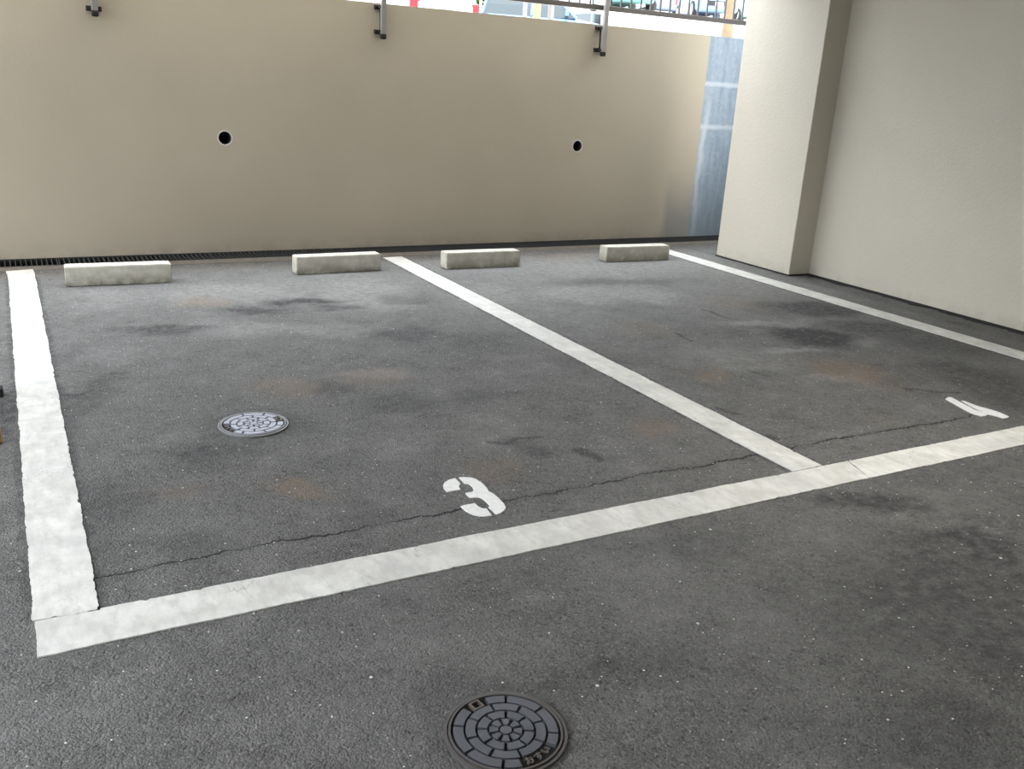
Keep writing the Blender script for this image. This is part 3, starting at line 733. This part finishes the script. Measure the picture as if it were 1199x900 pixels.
# pale forked tree
t = empty('street_tree', (.857 * 10.4, 10.4, gz(10.4))); tag(t, 'pale forked tree trunk behind the railing near the pillar', 'tree')
b = bmesh.new(); tube(b, [(0, 0, -.05), (.01, 0, .3), (0, 0, .62), (.01, 0, .76)], [.10, .075, .068, .075], 12)
tube(b, [(.01, 0, .70), (-.10, .02, .90), (-.22, .05, 1.2), (-.5, .1, 2.2)], [.055, .045, .042, .03], 10)
tube(b, [(.0, 0, .70), (.06, .0, .95), (.12, -.04, 1.3), (.4, -.2, 2.4)], [.055, .045, .042, .03], 10)
link('trunk', b, M['bark'], t, True)
def crown(bm, c, R, n, s, seed):
    rnd = random.Random(seed)
    for _ in range(n):
        v = Vector((rnd.gauss(0, 1), rnd.gauss(0, 1), rnd.gauss(0, 1))).normalized() * R * rnd.uniform(.5, 1)
        p = Vector(c) + v; a = Vector((rnd.uniform(-1, 1), rnd.uniform(-1, 1), rnd.uniform(-1, 1))).normalized(); q = a.orthogonal().normalized()
        w = a.cross(q)
        bm.faces.new([bm.verts.new(p + q * s), bm.verts.new(p + w * s * .6), bm.verts.new(p - q * s), bm.verts.new(p - w * s * .6)])
b = bmesh.new(); crown(b, (0, 0, 3.4), 1.5, 2500, .09, 3); link('foliage', b, M['leaf'], t)
# hedge with white mesh fence
b = bmesh.new(); rnd = random.Random(5)
for _ in range(9000):
    p = Vector((rnd.uniform(12.9, 14.4), rnd.uniform(26.5, 27.4), rnd.uniform(2.15, 4.1))); a = Vector((rnd.uniform(-1, 1), rnd.uniform(-1, 1), rnd.uniform(-1, 1))).normalized(); q = a.orthogonal().normalized(); w = a.cross(q); s = .06
    b.faces.new([b.verts.new(p + q * s), b.verts.new(p + w * s * .6), b.verts.new(p - q * s), b.verts.new(p - w * s * .6)])
tag(link('hedge', b, M['leaf']), 'yellow green hedge behind the white mesh fence, over the wall', 'hedge', kind='stuff')
f = empty('mesh_fence', (12.85, 26.0, 2.16)); tag(f, 'white wire mesh fence in front of the green hedge', 'fence')
b = bmesh.new()
for i in range(15): cyl(b, (i * .12, 0, 0), (i * .12, 0, 1.9), .008, n=6)
for i in range(16): cyl(b, (0, 0, .05 + i * .12), (1.75, 0, .05 + i * .12), .008, n=6)
link('wire_mesh', b, M['wire'], f)
for x in (0, .62, 1.75):
    b = bmesh.new(); cyl(b, (x, .05, 0), (x, .05, 2.0), .035, n=12); link('fence_post', b, M['wire'], f)
# posts just beyond the wall
def pole(x, y, r, h, mat, name, label, capm):
    e = empty(name, (x, y, gz(y))); tag(e, label, 'post')
    b = bmesh.new(); cyl(b, (0, 0, 0), (0, 0, h), r, n=20); link('shaft', b, mat, e, False)
    b = bmesh.new(); cyl(b, (0, 0, h), (0, 0, h + .02), r * 1.05, r * .6, n=20); link('cap', b, capm, e)
    b = bmesh.new(); cyl(b, (0, 0, 0), (0, 0, .02), r * 1.7, n=20); link('base_flange', b, capm, e)
pole(.551 * 9.6, 9.6, .024, 1.2, M['greyp'], 'metal_post', 'thin grey post over the wall, left of the yellow post', M['greyp'])
pole(.567 * 9.6, 9.6, .042, 1.2, M['yellow'], 'metal_post', 'pale yellow post between two grey posts over the wall', M['yellow'])
pole(.586 * 9.6, 9.6, .034, 1.2, M['greyp'], 'metal_post', 'thicker grey post over the wall, right of the yellow post', M['greyp'])

# ------------------------------------------------------------------ light
w = bpy.data.worlds.new('sky'); bpy.context.scene.world = w; w.use_nodes = True
bg = w.node_tree.nodes['Background']; bg.inputs[0].default_value = (.87, .92, .99, 1); bg.inputs[1].default_value = 1.0
nt = w.node_tree   # overcast sky: zenith three times as bright as the horizon
tc = nt.nodes.new('ShaderNodeTexCoord'); sx = nt.nodes.new('ShaderNodeSeparateXYZ'); nt.links.new(tc.outputs['Generated'], sx.inputs[0])
mr = nt.nodes.new('ShaderNodeMapRange'); nt.links.new(sx.outputs[2], mr.inputs[0])
for i, v in ((1, 0.), (2, 1.), (3, .50), (4, 1.5)): mr.inputs[i].default_value = v
nt.links.new(mr.outputs[0], bg.inputs[1])
s = bpy.data.lights.new('sun', 'SUN'); s.energy = .5; s.angle = math.radians(20); s.color = (1, .97, .92)
so = bpy.data.objects.new('sun', s); C.objects.link(so); so.rotation_euler = (math.radians(35), 0, math.radians(15))
fx = empty('fill_lamp', (3.1, 1.7, CZ)); tag(fx, 'added batten-shaped fill lamp, unseen over the right parking bay', 'lamp')  # fill lamp added out of view to lift floor, lines and right wall
b = bmesh.new(); box(b, -.62, .62, -.06, .06, -.05, -.001, .005); link('housing', b, M['whitep'], fx)
al = bpy.data.lights.new('fill_light', 'AREA'); al.shape = 'RECTANGLE'; al.size = 1.2; al.size_y = .1; al.energy = 3.8; al.spread = math.radians(125); al.color = (1, .97, .92)
ao = bpy.data.objects.new('fill_light', al); C.objects.link(ao); ao.parent = fx; ao.location = (0, 0, -.06)

# ------------------------------------------------------------------ camera
r = Vector((0.8789838868997154, -0.4735986661180676, 0.05560242820107463)); u = Vector((0.1027708679988536, 0.3020090797612145, 0.9477492624278568)); fw = Vector((0.4656452246737109, 0.8273420206861075, -0.3141332608075715))
cam = bpy.data.cameras.new('camera'); co = bpy.data.objects.new('camera', cam); C.objects.link(co)
mw = Matrix((( r.x, u.x, -fw.x, 0), (r.y, u.y, -fw.y, 0), (r.z, u.z, -fw.z, 1.30424), (0, 0, 0, 1)))
co.matrix_world = mw; cam.sensor_width = 36; cam.lens = 31.9347; cam.clip_start = .05; cam.clip_end = 500
bpy.context.scene.camera = co
vs = bpy.context.scene.view_settings
vs.view_transform = 'Standard'; vs.look = 'None'; vs.gamma = 1; vs.use_curve_mapping = False; vs.exposure = 2.82
